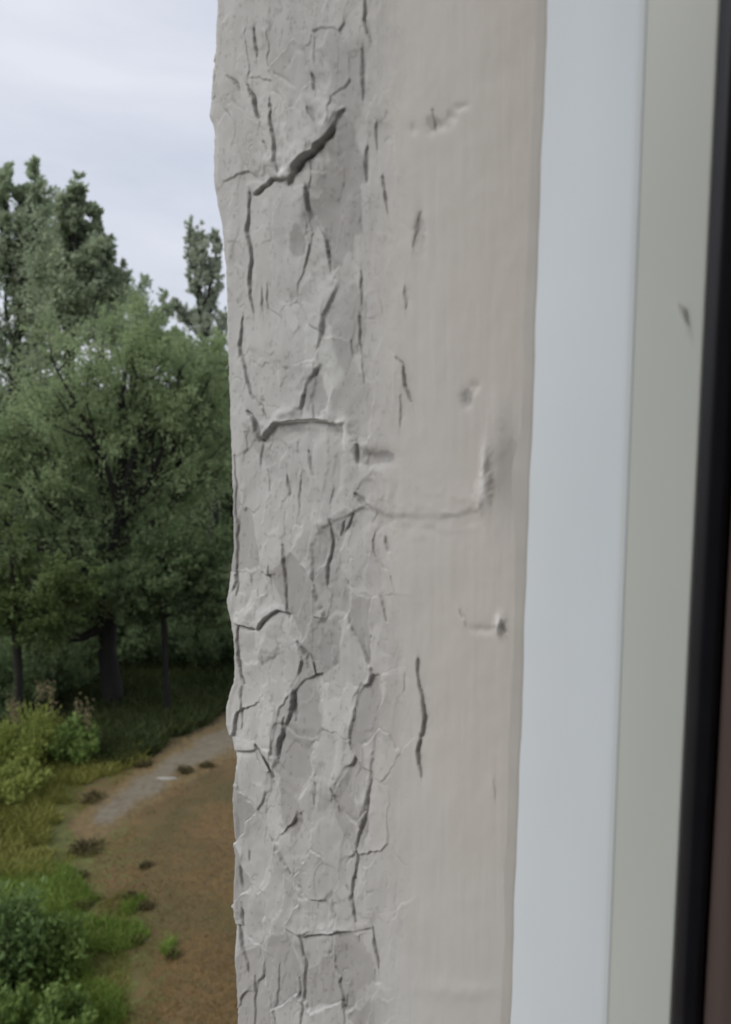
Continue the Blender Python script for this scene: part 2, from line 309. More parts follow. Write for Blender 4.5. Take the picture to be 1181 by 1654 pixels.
    for x0, y0, rx, ry, a in DB:
        q = ((px+wx*.8-x0)/rx)**2+((py+wy*.8-y0)/ry)**2
        h += a*np.exp(-q*.9)
        if a < -1.1: bare = np.maximum(bare, .6*np.exp(-q))
    for x0, y0, rx, ry, a in BARE:
        q = ((qx-x0)/rx)**2+((qy-y0)/ry)**2
        bare = np.maximum(bare, 1.35*a*(1-sstep(.55, 1.15, q+1.5*(fbm2(px/16, py/30, 83, 3)-.5))))
    beige = sstep(520, 760, px+60*(fbm2(px/100, py/140, 19, 3)-.5))*(1-.5*sstep(1250, 1650, py))
    bare = np.maximum(bare, .42*zone*sstep(.56, .64, fbm2(qx/40, qy/90, 41, 3)))
    spk = fbm2(px/5, py/9, 44, 2); grime = np.maximum(grime, .22*zone*sstep(.72, .8, spk))
    chip_highlight = np.zeros(sh)  # white paint chips, plus highlights painted onto the ridge slopes facing the light
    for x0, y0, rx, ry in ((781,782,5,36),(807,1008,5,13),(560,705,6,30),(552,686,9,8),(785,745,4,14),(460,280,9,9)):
        chip_highlight = np.maximum(chip_highlight, np.exp(-(((px+wx*.7-x0+(y0-py)*-.12*(x0 > 770)*(y0 < 900))/rx)**2+((py-y0)/ry)**2)**1.5))
    return h, grime, bare, beige, chip_highlight
NZ, NF, NA, NB = 1500, 640, 14, 10
zs = np.linspace(7.42, 8.36, NZ); RAD = .0042
_, pyc = project(np.full(NZ, XR), np.full(NZ, .46), zs)
yo = np.array([yof(np.interp(p, E[:, 0], E[:, 1]), p) for p in pyc])
yo += (fbm2(pyc/9, pyc*0, 51, 3)-.5)*.0016
Ysec = np.zeros((NZ, NF+NA+NB)); Xsec = np.zeros_like(Ysec); NX = np.zeros_like(Ysec); NY = np.zeros_like(Ysec)
u = np.linspace(0, 1, NF)
Ysec[:, :NF] = .19+(yo[:, None]-RAD-.19)*u; Xsec[:, :NF] = XR; NX[:, :NF] = -1
q = (np.arange(1, NA+1)/NA)*PI/2
Ysec[:, NF:NF+NA] = yo[:, None]-RAD+RAD*np.sin(q); Xsec[:, NF:NF+NA] = XR+RAD-RAD*np.cos(q); NX[:, NF:NF+NA] = -np.cos(q); NY[:, NF:NF+NA] = np.sin(q)
Ysec[:, NF+NA:] = yo[:, None]; Xsec[:, NF+NA:] = XR+RAD+np.arange(1, NB+1)*.012; NY[:, NF+NA:] = 1
Zs = np.repeat(zs[:, None], NF+NA+NB, 1)
PX, PY = project(Xsec, Ysec, Zs)
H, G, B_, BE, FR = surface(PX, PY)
damp = np.ones(NF+NA+NB); damp[NF-8:NF] = np.linspace(1, .45, 8); damp[NF:NF+NA] = .45; damp[NF+NA:] = 0.2
H = np.clip(H, -5.5, 5.5)*damp/1000
VV = np.stack([Xsec+NX*H, Ysec+NY*H, Zs], -1).reshape(-1, 3)
nc = NF+NA+NB; ii = np.arange(NZ-1)[:, None]*nc+np.arange(nc-1)[None]
FF = np.stack([ii, ii+1, ii+1+nc, ii+nc], -1).reshape(-1, 4)[:, ::-1]
G[:, NF:] *= .3
reveal = mesh_np('window_reveal', local(VV, wall), FF, M_PAINT, wall, attrs={'grime': G, 'bare': B_, 'beige': BE, 'chip_highlight': FR})
# ------------------------------------------------------------------ curled flakes of paint standing off the reveal
def flake(px0, py0, px1, py1, wpx, lift, curl, side=1):
    """a strip of paint hinged along the line, its other edge curling off the wall"""
    n, m = 14, 9; Vf = []
    a = np.array([yof(px0, py0), 0]); 
    def pt(px, py):
        r = ray(px, py); k = XR/r[0]; return np.array([XR, r[1]*k, CAMZ+r[2]*k])
    A, B = pt(px0, py0), pt(px1, py1); dirv = (B-A)/np.linalg.norm(B-A); perp = np.cross(dirv, [1, 0, 0])*side
    for th in (0, .0006):
        for i in range(n):
            t = i/(n-1); wloc = wpx*.00045*(math.sin(PI*min(max(t, .04), .96))**.6)*(.8+.4*random.random())
            for j in range(m):
                s = j/(m-1); h = .0008+lift*s**curl*(.75+.5*math.sin(PI*t))
                Vf.append(A+(B-A)*t+perp*wloc*s+np.array([-h-th, 0, 0]))
    Ff = []
    for L_ in (0, 1):
        for i in range(n-1):
            for j in range(m-1):
                k = L_*n*m+i*m+j; qd = (k, k+1, k+m+1, k+m); Ff.append(qd if L_ else qd[::-1])
    rim = [i*m for i in range(n)]+[(n-1)*m+j for j in range(1, m)]+[i*m+m-1 for i in range(n-2, -1, -1)]+[j for j in range(m-2, 0, -1)]
    for a_, b_ in zip(rim, rim[1:]+rim[:1]): Ff.append((a_, b_, b_+n*m, a_+n*m))
    z = [0.0]*len(Vf)
    mesh_np('paint_flake', local(Vf, wall), Ff, M_PAINT, wall, attrs={'grime': z, 'bare': z, 'beige': [.2]*len(Vf)})
for a in ((503,1054,511,1088,-6,.002,1.5), (418,1208,436,1244,-5,.002,1.5), (536,679,446,683,-4,.0016,1.5)):
    flake(*a)
# ------------------------------------------------------------------ window frame
frame = thing('window_frame', (.39, .14, ZB), 'smooth white plastic window frame right of the peeling paint, with black seal', 'window frame')
def fillet(pts, r, k=8):
    out = [np.array(pts[0], float)]
    for i in range(1, len(pts)-1):
        p = np.array(pts[i], float); a = np.array(pts[i-1], float)-p; b = np.array(pts[i+1], float)-p
        la, lb = np.linalg.norm(a), np.linalg.norm(b); rr = min(r[i] if isinstance(r, (list, tuple)) else r, la*.48, lb*.48)
        s, e = p+a/la*rr, p+b/lb*rr
        for j in range(k+1):
            t = j/k; out.append((1-t)**2*s+2*t*(1-t)*p+t*t*e)
    out.append(np.array(pts[-1], float)); return out
def loft(name, fn, mat, parent, r, nz=180, z0=ZB, z1=ZT, closed=True):
    Vl = []; m = 0
    for i in range(nz):
        z = z0+(z1-z0)*i/(nz-1); pr = fillet(fn(z), r); m = len(pr); Vl += [(p[0], p[1], z) for p in pr]
    Fl = []
    for i in range(nz-1):
        for j in range(m if closed else m-1):
            k = i*m+j; k2 = i*m+(j+1) % m; Fl.append((k, k2, k2+m, k+m))
    return mesh_np(name, local(Vl, parent), Fl, mat, parent)
def y1(z):       # outer edge of the frame, a little out of plumb
    zt, zb = 8.18, 7.66
    t = (z-zb)/(zt-zb); return yof(824, 1654)*(1-t)+yof(884, 0)*t+.0004*math.sin(z*23)*math.sin(z*61+1)+.00018*math.sin(z*170)
loft('jamb', lambda z: [(.4005, y1(z)+.001), (.3935, y1(z)), (.3607, .1727), (.3599, .1690), (.3640, .1690), (.400, .1690)], M_PVC, frame, [0, .004, .006, .0002, .0002, 0])
loft('sash_face', lambda z: [(.399, .1712), (.3602, .1712), (.3612, .1408), (.368, .1400), (.399, .1400)], M_PVC2, frame, [0, .0002, .0012, .002, 0])
loft('sealant', lambda z: [(.3975, y1(z)+.0125+.002*math.sin(z*9)), (.3946, y1(z)+.0055), (.3925, y1(z)-.0022), (.3985, y1(z)-.003)], M_SEAL, frame, .003)
loft('rubber_seal', lambda z: [(.372, .1398), (.3590, .1398), (.3565, .1350), (.3598, .1283), (.372, .1283)], M_RUBBER, frame, .002)
loft('inner_trim', lambda z: [(.400, .1278), (.3630, .1278), (.3600, .1200), (.3600, .060), (.400, .052)], M_BROWN, frame, .002)
V, Fc = boxes([(OXL+.001, .359, .10, .17, ZB, ZB+.06), (OXL+.001, .359, .10, .17, ZT-.06, ZT-.001), (OXL+.001, OXL+.05, .10, .17, ZB+.062, ZT-.062)])
mesh_np('frame_rail', local(V, frame), Fc, M_PVC, frame, smooth=False)
# scuff on the second face of the frame, and a chipped fleck on its rounded corner
def mark(name, pts, wid, mat, X):
    Vm = []; Fm = []
    for i, (px, py, ww) in enumerate(pts):
        r = ray(px, py); k = X/r[0]; p = np.array([X, r[1]*k, CAMZ+r[2]*k])
        Vm += [p+np.array([-.0002, -ww*wid, 0]), p+np.array([-.0003, 0, 0]), p+np.array([-.0002, ww*wid, 0])]
        if i: b = i*3; Fm += [(b-3, b-2, b+1, b), (b-2, b-1, b+2, b+1)]
    mesh_np(name, local(Vm, frame), Fm, mat, frame)
M_SCUFF = simple('scuff', (.50, .51, .48), .6)
mark('scuff', [(1097, 488, .2), (1100, 496, 1), (1103, 508, .7), (1108, 524, .15), (1112, 545, .1)], .0011, M_SCUFF, .3592)
# ------------------------------------------------------------------ room the camera stands in
V, Fc = boxes([(-3, 3, -4.2, -4.0, 6.3, 9.5), (-3.2, -3, -4.2, .018, 6.3, 9.5), (3, 3.2, -4.2, .018, 6.3, 9.5), (-3, 3, -4, .018, 6.2, 6.3), (-3, 3, -4, .018, 9.3, 9.5)])
tag(mesh_np('room_wall', V, Fc, M_ROOM, smooth=False), kind='structure')
# ------------------------------------------------------------------ ground
def gh(x, y):
    x = np.asarray(x, float); y = np.asarray(y, float)
    return (fbm2(x/3.1, y/3.1, 61, 3)-.5)*.22*sstep(2, 6, y)
gpts = [(40,1230,2.0,1),(90,1200,1.4,1),(20,1300,1.5,.8),(60,1560,1.5,1),(0,1640,1.8,1),(150,1500,.7,.7),(180,1560,.6,.6),(20,1480,1.3,1),(210,1470,.35,.7),(130,1620,.9,.8),(10,1180,2.2,.9),(150,1230,.9,.8),(140,1370,.45,.6),(230,1190,2,.35),(-60,1400,2.5,.9),(90,1640,1.1,1)]
GW = [(onground(a, b), r, s) for a, b, r, s in gpts]
def greenness(x, y):
    g = np.zeros_like(x)
    for p, r, s in GW: g = np.maximum(g, s*np.exp(-(((x-p[0])**2+(y-p[1])**2)/(r*r))))
    return g
c1 = np.concatenate([[-1500, -700, -300, -120, -60, -30], np.arange(-15, 45, .2), [50, 60, 80, 120, 200, 400, 800, 1500]])
c2 = np.concatenate([[-1500, -700, -300, -120, -60, -30, -10, -2], np.arange(0, 45, .2), [50, 60, 80, 120, 200, 400, 800, 1500]])
gx, gy = np.meshgrid(c1, c2, indexing='ij'); gz = gh(gx, gy); n2 = len(c2)
ii = np.arange(len(c1)-1)[:, None]*n2+np.arange(n2-1)[None]
m, t, bs = newmat('dry_ground')
n1 = noise(t, .9, 6); n3 = noise(t, 6, 5); n4 = noise(t, 30, 4)
dry = ramp(t, n1, [(.3, (.110, .066, .025)), (.5, (.150, .098, .034)), (.7, (.165, .094, .038))])
dry = mixc(t, ramp(t, n3, [(.4, (0, 0, 0)), (.7, (.7,)*3)]), dry, (.085, .062, .030))
dry = mixc(t, ramp(t, n4, [(.55, (0, 0, 0)), (.75, (.6,)*3)]), dry, (.21, .165, .10))
grn = ramp(t, n3, [(.35, (.075, .085, .022)), (.65, (.13, .14, .038))])
ga = attr(t, 'green'); ad = t.nodes.new('ShaderNodeMath'); ad.operation = 'MULTIPLY_ADD'; t.links.new(n3, ad.inputs[0]); ad.inputs[1].default_value = .9; t.links.new(ga, ad.inputs[2])
dry = mixc(t, ramp(t, noise(t, .42, 4, dist=.6), [(.48, (0, 0, 0)), (.66, (.7,)*3)]), dry, (.080, .074, .026))
base = mixc(t, ramp(t, ad.outputs[0], [(.65, (0, 0, 0)), (1.0, (1, 1, 1))]), dry, grn)
base = mixc(t, attr(t, 'dark_ground'), base, (.045, .037, .024))
t.links.new(base, bs.inputs['Base Color']); bs.inputs['Roughness'].default_value = .95; bump(t, bs, mixc(t, .5, n3, n4), .8, .05)
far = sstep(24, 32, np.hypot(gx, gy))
dark_m = np.zeros_like(gx)  # mask of darker ground: patches around the tree feet, then the distance
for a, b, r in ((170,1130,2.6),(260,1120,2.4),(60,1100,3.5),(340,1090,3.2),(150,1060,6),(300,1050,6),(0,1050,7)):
    p = onground(a, b); dark_m = np.maximum(dark_m, np.clip(1.3*np.exp(-(((gx-p[0])**2+(gy-p[1])**2)/(r*r))), 0, .9))
ground = mesh_np('ground', np.stack([gx, gy, gz], -1).reshape(-1, 3), np.stack([ii, ii+n2, ii+n2+1, ii+1], -1).reshape(-1, 4), m, attrs={'green': np.maximum(greenness(gx, gy), far), 'dark_ground': np.maximum(dark_m, far*.6)})
tag(ground, kind='structure')
# path
up_ = np.array([(470,1085),(385,1140),(330,1172),(265,1212),(205,1250),(150,1290),(105,1326)], float)
lo_ = np.array([(470,1190),(385,1232),(330,1258),(280,1285),(225,1318),(185,1346),(140,1382)], float)
def resamp(a, n): s = np.linspace(0, len(a)-1, n); k = np.arange(len(a)); return np.stack([np.interp(s, k, a[:, 0]), np.interp(s, k, a[:, 1])], 1)
NP_, NQ = 120, 16; ua, la_ = resamp(up_, NP_), resamp(lo_, NP_); Vp = []; Ep = []
rag = (R.random((NP_, 2))-.5)*.14
for i in range(NP_):
    for j in range(NQ+1):
        t_ = j/NQ; t_ = t_ + (rag[i, 0]*(1-t_)+rag[i, 1]*t_)
        p = onground(*(ua[i]*(1-t_)+la_[i]*t_)); Ep.append(abs(2*j/NQ-1)+.9*sstep(.80, 1, i/NP_)); Vp.append((p[0], p[1], float(gh(p[0], p[1]))+.012-.03*(abs(2*j/NQ-1)**6)))
Fp = [(i*(NQ+1)+j, i*(NQ+1)+j+1, (i+1)*(NQ+1)+j+1, (i+1)*(NQ+1)+j) for i in range(NP_-1) for j in range(NQ)]
m, t, bs = newmat('trodden_earth'); n1 = noise(t, 1.3, 6); n3 = noise(t, 7, 5)
grey = ramp(t, n3, [(.3, (.135, .113, .078)), (.7, (.190, .162, .118))]); brn = ramp(t, n3, [(.35, (.115, .082, .036)), (.65, (.175, .125, .055))])
ad = t.nodes.new('ShaderNodeMath'); ad.operation = 'MULTIPLY_ADD'; t.links.new(n1, ad.inputs[0]); ad.inputs[1].default_value = 1.6; t.links.new(attr(t, 'edge'), ad.inputs[2])
t.links.new(mixc(t, ramp(t, ad.outputs[0], [(.0, (0, 0, 0)), (.5, (.0,)*3), (.8, (1, 1, 1))]), grey, brn), bs.inputs['Base Color']); ad.inputs[1].default_value = 1.0
bs.inputs['Roughness'].default_value = .95; bump(t, bs, n3, .6, .03)
tag(mesh_np('path', Vp, Fp, m, attrs={'edge': np.array(Ep)-.30}), kind='structure')
# ------------------------------------------------------------------ leaves, trees
def leafmesh(name, P, D, ln, wd, mat, parent):
    n = len(P); D = D/(np.linalg.norm(D, axis=1, keepdims=True)+1e-9); rv = R.normal(size=(n, 3)); S = np.cross(D, rv); S /= np.linalg.norm(S, axis=1, keepdims=True)+1e-9
    l = (ln*(.6+.8*R.random(n)))[:, None]; w_ = (wd*(.6+.8*R.random(n)))[:, None]; NN = np.cross(D, S)
    V = np.stack([P, P+D*l*.45+S*w_+NN*w_*.3, P+D*l, P+D*l*.45-S*w_+NN*w_*.3], 1).reshape(-1, 3)
    return mesh_np(name, local(V, parent), np.arange(4*n).reshape(-1, 4), mat, parent, smooth=False)
def bend(a, b, n=6, wob=.12, sag=0):
    a, b = np.asarray(a, float), np.asarray(b, float); l = np.linalg.norm(b-a); o1 = R.normal(size=3)*wob*l*.5; out = []
    for i in range(n):
        t = i/(n-1); p = a+(b-a)*t+o1*math.sin(PI*t); p[2] += sag*l*math.sin(PI*t)*.5; out.append(p)
    return out
def tree(name, label, cat, px, dist, lobes, tr, mat, leaf=(.10, .022), sprays=60, per=26, spread=.32, group=None, depth=1.0, up=0.0, fork=.35, bark=None, hang=0.0, sparse=None):
    """px, dist: where the trunk stands; lobes: (x, y, rx, ry) seen in photo pixels at that distance"""
    b = at(px, 900, dist); base = np.array([b[0], b[1], float(gh(b[0], b[1]))-.05]); o = thing(name, tuple(base), label, cat, group)
    tb = Tubes(); vd = np.array([b[0], b[1], 0])/math.hypot(b[0], b[1]); sd_ = np.array([vd[1], -vd[0], 0]); k = dist/F*1.02
    cen = []
    for (lx, ly, rx, ry) in lobes:
        c = at(lx, ly, dist)+vd*R.normal()*.45*rx*k*depth; cen.append((c, rx*k, ry*k))
    ztop = max(c[2] for c, _, _ in cen); zmin = min(c[2]-ry for c, _, ry in cen)
    tt = max(cen, key=lambda q: q[0][2])[0].copy()
    zf = max(.6, base[2]+(zmin-base[2])*.9+(ztop-zmin)*fork*.3)
    trunk = [base, base+np.array([0, 0, zf*.33])+R.normal(size=3)*.04, base+np.array([0, 0, zf*.7])+R.normal(size=3)*.06]
    lead = [base*(1-s)+tt*s for s in (0, .15, .35, .6, .85, 1)]
    for i, p in enumerate(lead): p[2] = zf+(tt[2]-zf)*i/5; p[:2] = base[:2]+(tt[:2]-base[:2])*(i/5)**1.3+R.normal(size=2)*.05*min(i, 1)*tr*8
    spine = trunk+lead; rad = [tr*1.35, tr*1.02, tr*.92]+[tr*.85*(1-i/5)**.8+.012 for i in range(6)]
    tb.add(spine, rad, 9)
    LPn = []; LDn = []
    for (c, rx, rz) in cen:
        # limb from the spine up to the lobe
        zj = zf+(max(c[2]-zf, 0))*.45; zj = min(zj, tt[2]-.1); s = np.clip((zj-zf)/(tt[2]-zf+1e-6), 0, 1)*5; i0 = int(min(s, 4)); J = lead[i0]+(lead[i0+1]-lead[i0])*(s-i0)
        r0 = max(.015, tr*.6*(1-s/5.5)); lim = bend(J, c, 6, .12, -.15 if c[2] > J[2] else .2); tb.add(lim, [r0*(1-.75*i/5) for i in range(6)], 6)
        nb = max(5, int(sprays/7)); 
        for q in range(nb):
            v = R.normal(size=3); v /= np.linalg.norm(v); rr = R.random()**.45
            e = c+(sd_*v[0]*rx+vd*v[1]*rx*depth+np.array([0, 0, v[2]*rz]))*rr*.95
            st = lim[int(R.integers(2, 6))]; br = bend(st, e, 5, .15); tb.add(br, [r0*.3*(1-.8*i/4)+.003 for i in range(5)], 4)
            for z in range(7):
                p0 = br[int(R.integers(2, 5))]+R.normal(size=3)*np.array([rx, rx, rz])*.13
                gd = v*.8+R.normal(size=3)*.5+np.array([0, 0, up-hang]); gd /= np.linalg.norm(gd)
                n = int(per*(.5+R.random())); tpar = R.random(n)[:, None]
                ln_ = spread*(.7+.6*R.random())*min(1.3, max(.24, rx))
                P = p0+gd*tpar*ln_*1.5+R.normal(size=(n, 3))*ln_*.26*(1.1-tpar*.7)
                LPn.append(P); LDn.append(gd[None]*.8+R.normal(size=(n, 3))*.55+np.array([[0, 0, up*.5-hang*.8]]))
    mesh_np('trunk', local(tb.V, o), tb.F, bark or M_BARK, o)
    P = np.concatenate(LPn); D = np.concatenate(LDn); ok = P[:, 2] > gh(P[:, 0], P[:, 1])+.03
    leafmesh('crown', P[ok], D[ok], leaf[0], leaf[1], mat, o)
    return o
RG = 'tall trees behind the willow'
# the broad willow
tree('willow_tree', 'broad dark willow with a thick black trunk, its crown filling the middle left', 'tree', 172, 23.4,
     [(215,545,50,50),(285,600,55,55),(335,620,45,50),(165,570,75,60),(150,955,60,45),(215,905,50,45),(120,1000,50,40),(60,1010,50,40),(95,600,70,70),(240,610,70,60),(60,690,80,70),(150,680,75,70),(250,700,80,70),(330,680,60,60),(20,760,70,60),(110,790,80,65),(200,790,80,60),(300,780,80,55),(350,740,60,60),
      (60,870,70,55),(150,870,60,50),(240,850,60,45),(-40,680,80,80),(-50,820,80,70)], .25, LW, (.12, .020), 95, 36, .42, depth=1.1, hang=.1)
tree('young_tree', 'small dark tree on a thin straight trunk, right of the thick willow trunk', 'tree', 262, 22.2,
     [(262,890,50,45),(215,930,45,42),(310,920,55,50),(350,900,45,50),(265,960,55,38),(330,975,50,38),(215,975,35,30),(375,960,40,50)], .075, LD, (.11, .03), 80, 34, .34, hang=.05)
tree('leaning_tree', 'low leafy tree at the left margin below the willow crown, yellowish green', 'tree', 20, 21.5,
     [(20,900,60,60),(75,930,50,50),(-30,960,70,60),(40,990,60,50),(100,1000,45,40),(130,950,35,40)], .10, leaf_mat('olive_leaf', (.085, .125, .044), (.115, .160, .055), (.15, .20, .072), .45), (.11, .028), 80, 34, .36)
# tall ones behind
tree('tall_poplar', 'tallest tree, leftmost, twin pointed tops against the cloudy sky', 'tree', 35, 36,
     [(8,294,6,24),(57,288,7,22),(34,322,6,14),(8,330,16,40),(56,322,16,38),(32,385,42,44),(78,360,34,50),(70,430,50,60),(110,470,50,60),(10,440,45,50),(60,440,50,45),(85,500,45,50),(-30,420,50,90),(20,600,50,60),(-40,540,50,60),(90,560,40,50)], .22, LP, (.15, .05), 60, 28, .62, RG, up=.5)
tree('tall_poplar', 'second tallest tree, its ragged top just right of the twin pointed tops', 'tree', 125, 34,
     [(126,306,6,20),(100,335,6,16),(150,352,6,14),(172,396,6,18),(197,452,6,20),(122,338,15,28),(110,370,26,30),(138,400,24,30),(92,425,36,44),(130,485,36,44),(176,525,30,34),(120,440,40,40),(168,415,13,34),(165,470,28,30),(100,500,45,45),(150,530,45,40),(192,470,14,34)], .20, LP, (.15, .048), 60, 28, .58, RG, up=.5)
tree('round_tree', 'round-topped pale tree between the tall poplars and the narrow one', 'tree', 238, 40,
     [(236,490,34,32),(212,520,30,40),(258,515,20,36),(236,560,45,40),(280,580,30,34),(200,590,40,40)], .16, LP, (.15, .05), 56, 24, .34, RG, up=.3)
tree('narrow_poplar', 'narrow upright poplar standing against the sky beside the wall edge', 'tree', 342, 44,
     [(306,378,6,20),(310,412,9,26),(328,388,8,28),(332,424,15,34),(350,396,8,34),(350,440,14,40),(338,482,19,40),(318,470,10,26),(336,530,24,40),(286,494,9,8),(302,515,16,20),(355,540,16,40)], .16, leaf_mat('grey_leaf', (.36, .40, .31), (.42, .46, .36), (.48, .52, .42), .6), (.15, .045), 66, 20, .34, RG, up=1.2)
tree('far_tree', 'rounded mid-green tree low down in front of the narrow poplar', 'tree', 345, 33,
     [(310,610,40,45),(350,620,40,50),(380,600,50,60),(335,680,50,50),(300,560,25,26),(400,680,60,60)], .2, LW, (.14, .04), 90, 34, .40, RG)
# wood behind, closing the view under the crowns
BG = [(-60,46,520,'low'),(40,50,560,'low'),(140,47,560,'low'),(225,52,600,'low'),(300,49,640,'low'),(380,46,600,'low'),(460,50,560,'low'),(-140,48,520,'low')]
txt = ['dim woodland tree far left behind the tallest tree', 'dim woodland tree behind the leftmost willow limbs', 'dim woodland tree straight behind the thick willow trunk', 'dim woodland tree behind the gap between the two trunks',
       'dim woodland tree behind the thin young trunk', 'dim woodland tree hidden mostly by the wall edge', 'dim woodland tree wholly beyond the wall edge', 'dim woodland tree outside the left margin']
for (px, d, top, _), tx in zip(BG[:6], txt):
    k = 46/d
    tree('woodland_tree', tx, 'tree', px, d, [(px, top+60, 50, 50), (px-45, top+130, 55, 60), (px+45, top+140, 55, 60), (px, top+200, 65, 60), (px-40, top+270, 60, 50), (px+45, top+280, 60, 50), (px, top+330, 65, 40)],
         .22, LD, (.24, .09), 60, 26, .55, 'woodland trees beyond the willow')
# ------------------------------------------------------------------ bushes and weeds
def bush(name, label, px, py, r, h, mat, leaf=(.09, .022), n=60, per=24, group=None, up=.5, cat='bush', plumes=0):
    p = onground(px, py); base = np.array([p[0], p[1], float(gh(p[0], p[1]))-.02]); o = thing(name, tuple(base), label, cat, group)
    tb = Tubes(); LPn = []; LDn = []
    for i in range(n):
        a = R.random()*2*PI; rr = r*R.random()**.6; top = base+np.array([math.cos(a)*rr, math.sin(a)*rr, h*(.45+.6*R.random())*(1-.45*(rr/r)**2)])
        st = bend(base+np.array([math.cos(a), math.sin(a), 0])*rr*.3, top, 5, .1); tb.add(st, [.010, .009, .007, .005, .003], 4)
        for q in range(5):
            j = R.random(per); P0 = np.array(st); s = (j**.7)*4; i0 = np.minimum(s.astype(int), 3); P = P0[i0]+(P0[i0+1]-P0[i0])*(s-i0)[:, None]
            LPn.append(P+R.normal(size=(per, 3))*.07*max(h, .5)*.8); dv = (top-base)[None]/h*.5+R.normal(size=(per, 3))*.6+np.array([[0, 0, up]]); LDn.append(dv)
    mesh_np('stem', local(tb.V, o), tb.F, M_BARK, o)
    leafmesh('foliage', np.concatenate(LPn), np.concatenate(LDn), leaf[0], leaf[1], mat, o)
    if plumes:
        pm = leaf_mat('plume', (.16, .13, .07), (.20, .17, .09), (.24, .21, .12))
        for i in range(plumes):
            a = R.random()*2*PI; c = base+np.array([math.cos(a)*r*.6, math.sin(a)*r*.6, h*1.05])
            leafmesh('blossom', c+R.normal(size=(70, 3))*np.array([.05, .05, .16]), R.normal(size=(70, 3))*.4+np.array([[0, 0, 1]]), .07, .018, pm, o)
    return o
bush('flowering_shrub', 'yellow-green shrub with pale upright plumes at left, beyond the path', 45, 1232, .95, 1.3, LY, (.12, .026), 46, 16, plumes=4, cat='shrub')
bush('flowering_shrub', 'bright green shrub with one pinkish plume just left of the path start', 118, 1232, .60, 1.0, LG, (.12, .026), 30, 15, plumes=2, cat='shrub')
bush('weedy_bush', 'low yellow-green bush at the left margin in mid distance', -25, 1290, 1.3, .9, LY, (.10, .024), 70, 20)
bush('leafy_bush', 'dark green bush with tall stems in the bottom left corner', -2, 1595, .66, 1.9, leaf_mat('deep_leaf', (.085, .14, .042), (.12, .19, .058), (.17, .25, .085)), (.12, .022), 60, 18)
bush('leafy_bush', 'smaller mid-green bush just right of the tall-stemmed corner bush', 75, 1570, .55, .95, LG, (.09, .026), 60, 22)
bush('leafy_bush', 'sprawling green bush cut by the bottom left of the picture', 30, 1720, .9, .8, LG, (.09, .024), 80, 22)
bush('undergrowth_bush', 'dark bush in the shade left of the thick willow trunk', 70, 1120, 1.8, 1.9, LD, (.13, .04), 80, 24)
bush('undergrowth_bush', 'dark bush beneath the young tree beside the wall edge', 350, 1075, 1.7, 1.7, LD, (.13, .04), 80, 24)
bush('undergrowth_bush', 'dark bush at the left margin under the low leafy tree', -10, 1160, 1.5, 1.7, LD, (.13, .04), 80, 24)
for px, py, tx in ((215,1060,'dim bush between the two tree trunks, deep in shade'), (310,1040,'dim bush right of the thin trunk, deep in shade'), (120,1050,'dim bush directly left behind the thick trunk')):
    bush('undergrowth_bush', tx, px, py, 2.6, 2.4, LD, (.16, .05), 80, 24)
LB = leaf_mat('withered_leaf', (.08, .07, .03), (.11, .09, .04), (.14, .12, .055), .2)
wt = [(150,1292,.34,.22,'dark double weed tuft on the near edge of the path, left'),(300,1250,.26,.20,'darkest weed tuft on the path beside the flat stone'),(335,1242,.2,.12,'faint weed tuft on the path right of the darkest one'),(232,1238,.26,.14,'faint weed tuft on the far edge of the path'),
      (140,1372,.5,.24,'broad green-brown weed tuft below the path end'),(133,1416,.14,.12,'small forked weed tuft under the broad one'),(212,1452,.13,.14,'round dark weed tuft in the middle of the dry ground'),(236,1466,.14,.10,'small weed tuft right of the round dark one'),
      (235,1400,.09,.1,'tiny weed tuft in the centre of the brown slope'),(222,1520,.10,.10,'tiny weed tuft at the edge of the green grass'),(280,1542,.13,.1,'small weed tuft low on the brown ground'),(134,1466,.14,.12,'small weed tuft beside the right edge of the corner bush')]
for px, py, r, h, tx in wt:
    bush('weed_tuft', tx, px, py, r*.7, h*.75, LB, (.05, .012), int(10+34*r), 7, 'weed tufts on the dry ground', cat='weed')
# flat stone
def stone(px, py, lx, ly, lz, rot, label, mat, group=None):
    p = onground(px, py); o = thing('flat_stone', (p[0], p[1], float(gh(p[0], p[1]))+.02), label, 'stone', group)
    n, m = 18, 7; Vs = []
    for i in range(m):
        a = -PI/2+PI*i/(m-1)
        for j in range(n):
            b = 2*PI*j/n; rr = 1+.16*math.sin(3*b+px)+.08*math.sin(7*b)
            x, y = math.cos(b)*lx*rr*math.cos(a)**.35, math.sin(b)*ly*rr*math.cos(a)**.35
            Vs.append((x*math.cos(rot)-y*math.sin(rot), x*math.sin(rot)+y*math.cos(rot), math.sin(a)*lz))
    Fs = [(i*n+j, i*n+(j+1) % n, (i+1)*n+(j+1) % n, (i+1)*n+j) for i in range(m-1) for j in range(n)]
    s = mesh_np('stone', Vs, Fs, mat); s.parent = None
    bpy.data.objects.remove(o); s.name = 'flat_stone'; s.location = (p[0], p[1], float(gh(p[0], p[1]))+.02); tag(s, label, 'stone', group)
M_ST = simple('pale_stone', (.30, .285, .25), .8, .15, 12, bmp=.4, bd=.01)
stone(270, 1262, .20, .05, .04, -.9, 'pale flat stone lying across the path', M_ST)
stone(190, 1133, .07, .06, .05, .3, 'small white stone at the foot of the thick willow trunk', M_ST)
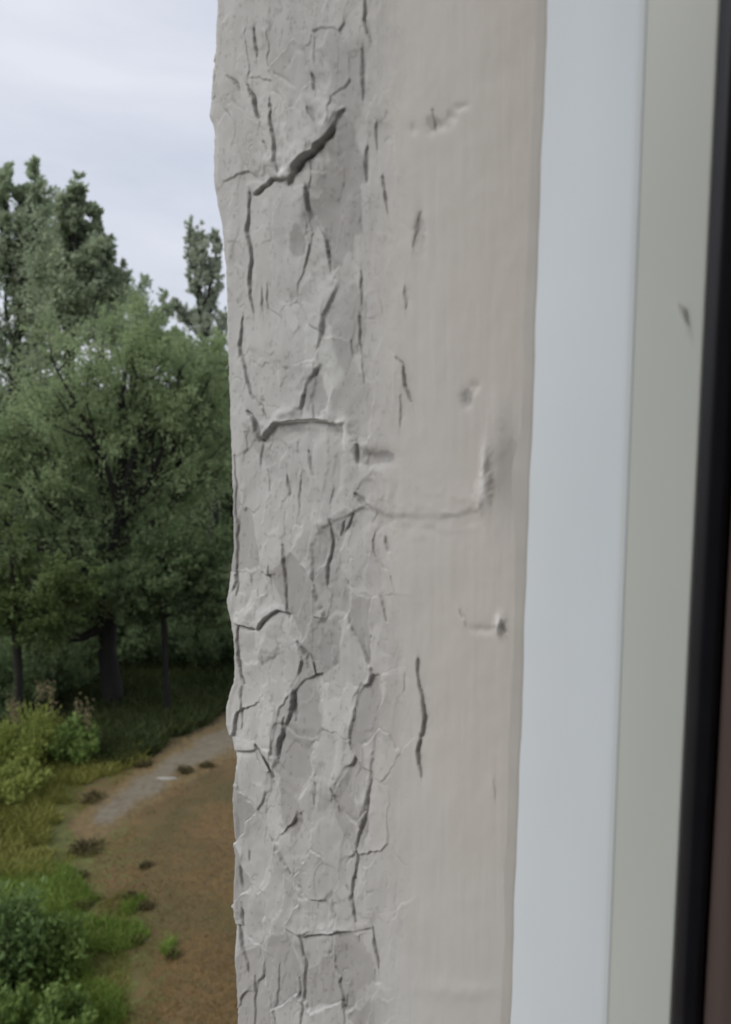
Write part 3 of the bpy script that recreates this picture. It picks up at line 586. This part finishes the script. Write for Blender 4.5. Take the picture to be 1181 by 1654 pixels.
# ------------------------------------------------------------------ grass
def blades(name, label, n, region, hmin, hmax, mat, keep, wd=.006):
    a = R.random((n, 2)); px = region[0]+(region[2]-region[0])*a[:, 0]; py = region[1]+(region[3]-region[1])*a[:, 1]
    P = []
    for x, y in zip(px, py):
        r = FW+RT*((x-CX)/F)+UP*((CY-y)/F); P.append(C0+r*(-CAMZ/r[2]))
    P = np.array(P); g = greenness(P[:, 0], P[:, 1]); P = P[keep(g, P, px, py)]; n = len(P); P[:, 2] = gh(P[:, 0], P[:, 1])-.01
    h = (hmin+(hmax-hmin)*R.random(n)**2)[:, None]; an = R.random(n)*2*PI; sv = np.stack([np.cos(an), np.sin(an), 0*an], 1); lean = R.normal(size=(n, 3))*.45; lean[:, 2] = 0
    w_ = wd*(.6+.8*R.random(n))[:, None]; mid = P+np.array([[0, 0, .55]])*h+lean*h*.35; tip = P+np.array([[0, 0, .95]])*h+lean*h
    V = np.stack([P-sv*w_, P+sv*w_, mid+sv*w_*.7, tip, mid-sv*w_*.7], 1).reshape(-1, 3)
    o = mesh_np(name, V, np.arange(5*n).reshape(-1, 5), mat, smooth=False); tag(o, label, 'grass', kind='stuff'); return o
MG = leaf_mat('green_grass', (.12, .19, .03), (.17, .25, .045), (.24, .33, .08))
MD = leaf_mat('dry_grass', (.13, .088, .030), (.18, .125, .045), (.25, .175, .075), .15)
MO = leaf_mat('olive_grass', (.16, .17, .038), (.21, .22, .05), (.28, .28, .08))
def patch(P, s, seed): return fbm2(P[:, 0]*s, P[:, 1]*s, seed, 3)
blades('green_grass', 'lush green grass around the corner bush and left of the dry ground', 90000, (-90, 1400, 330, 1760), .04, .22, MG, lambda g, P, x, y: g+(patch(P, 1.2, 71)-.5)*1.3 > .55)
blades('meadow_grass', 'yellow-green meadow grass beyond the path at left', 70000, (-90, 1160, 300, 1420), .06, .30, MO, lambda g, P, x, y: (g+(patch(P, .9, 72)-.5)*1.2 > .5) & ((y < np.interp(x, ua[::-1, 0], ua[::-1, 1])+8) | (x < 80)), .009)
blades('dry_grass', 'short straw-brown dry grass covering the bare ground', 60000, (-60, 1230, 480, 1760), .02, .08, MD, lambda g, P, x, y: (g+(patch(P, 1.5, 73)-.5)*1.6 < .55) & (y > np.interp(x, la_[::-1, 0], la_[::-1, 1])+4-60*np.clip(patch(P, 2.5, 75)-.42, 0, 1)/.3), .004)
blades('shade_undergrowth', 'dark low undergrowth in the shade between the tree trunks and the path', 60000, (110, 1040, 460, 1240), .10, .45, leaf_mat('shade_weed', (.035, .05, .018), (.05, .07, .022), (.07, .09, .03)),
       lambda g, P, x, y: y < np.interp(x, ua[::-1, 0], ua[::-1, 1])+3-40*np.clip(patch(P, 1.2, 76)-.4, 0, 1), .012)
blades('meadow_grass', 'thin olive grass straggling over the trodden ground', 34000, (-60, 1200, 210, 1700), .03, .13, MO, lambda g, P, x, y: (g+(patch(P, 1.3, 77)-.5)*2 > .22)&((y < np.interp(x, ua[::-1, 0], ua[::-1, 1])+8) | (y > np.interp(x, la_[::-1, 0], la_[::-1, 1])-8)), .006)
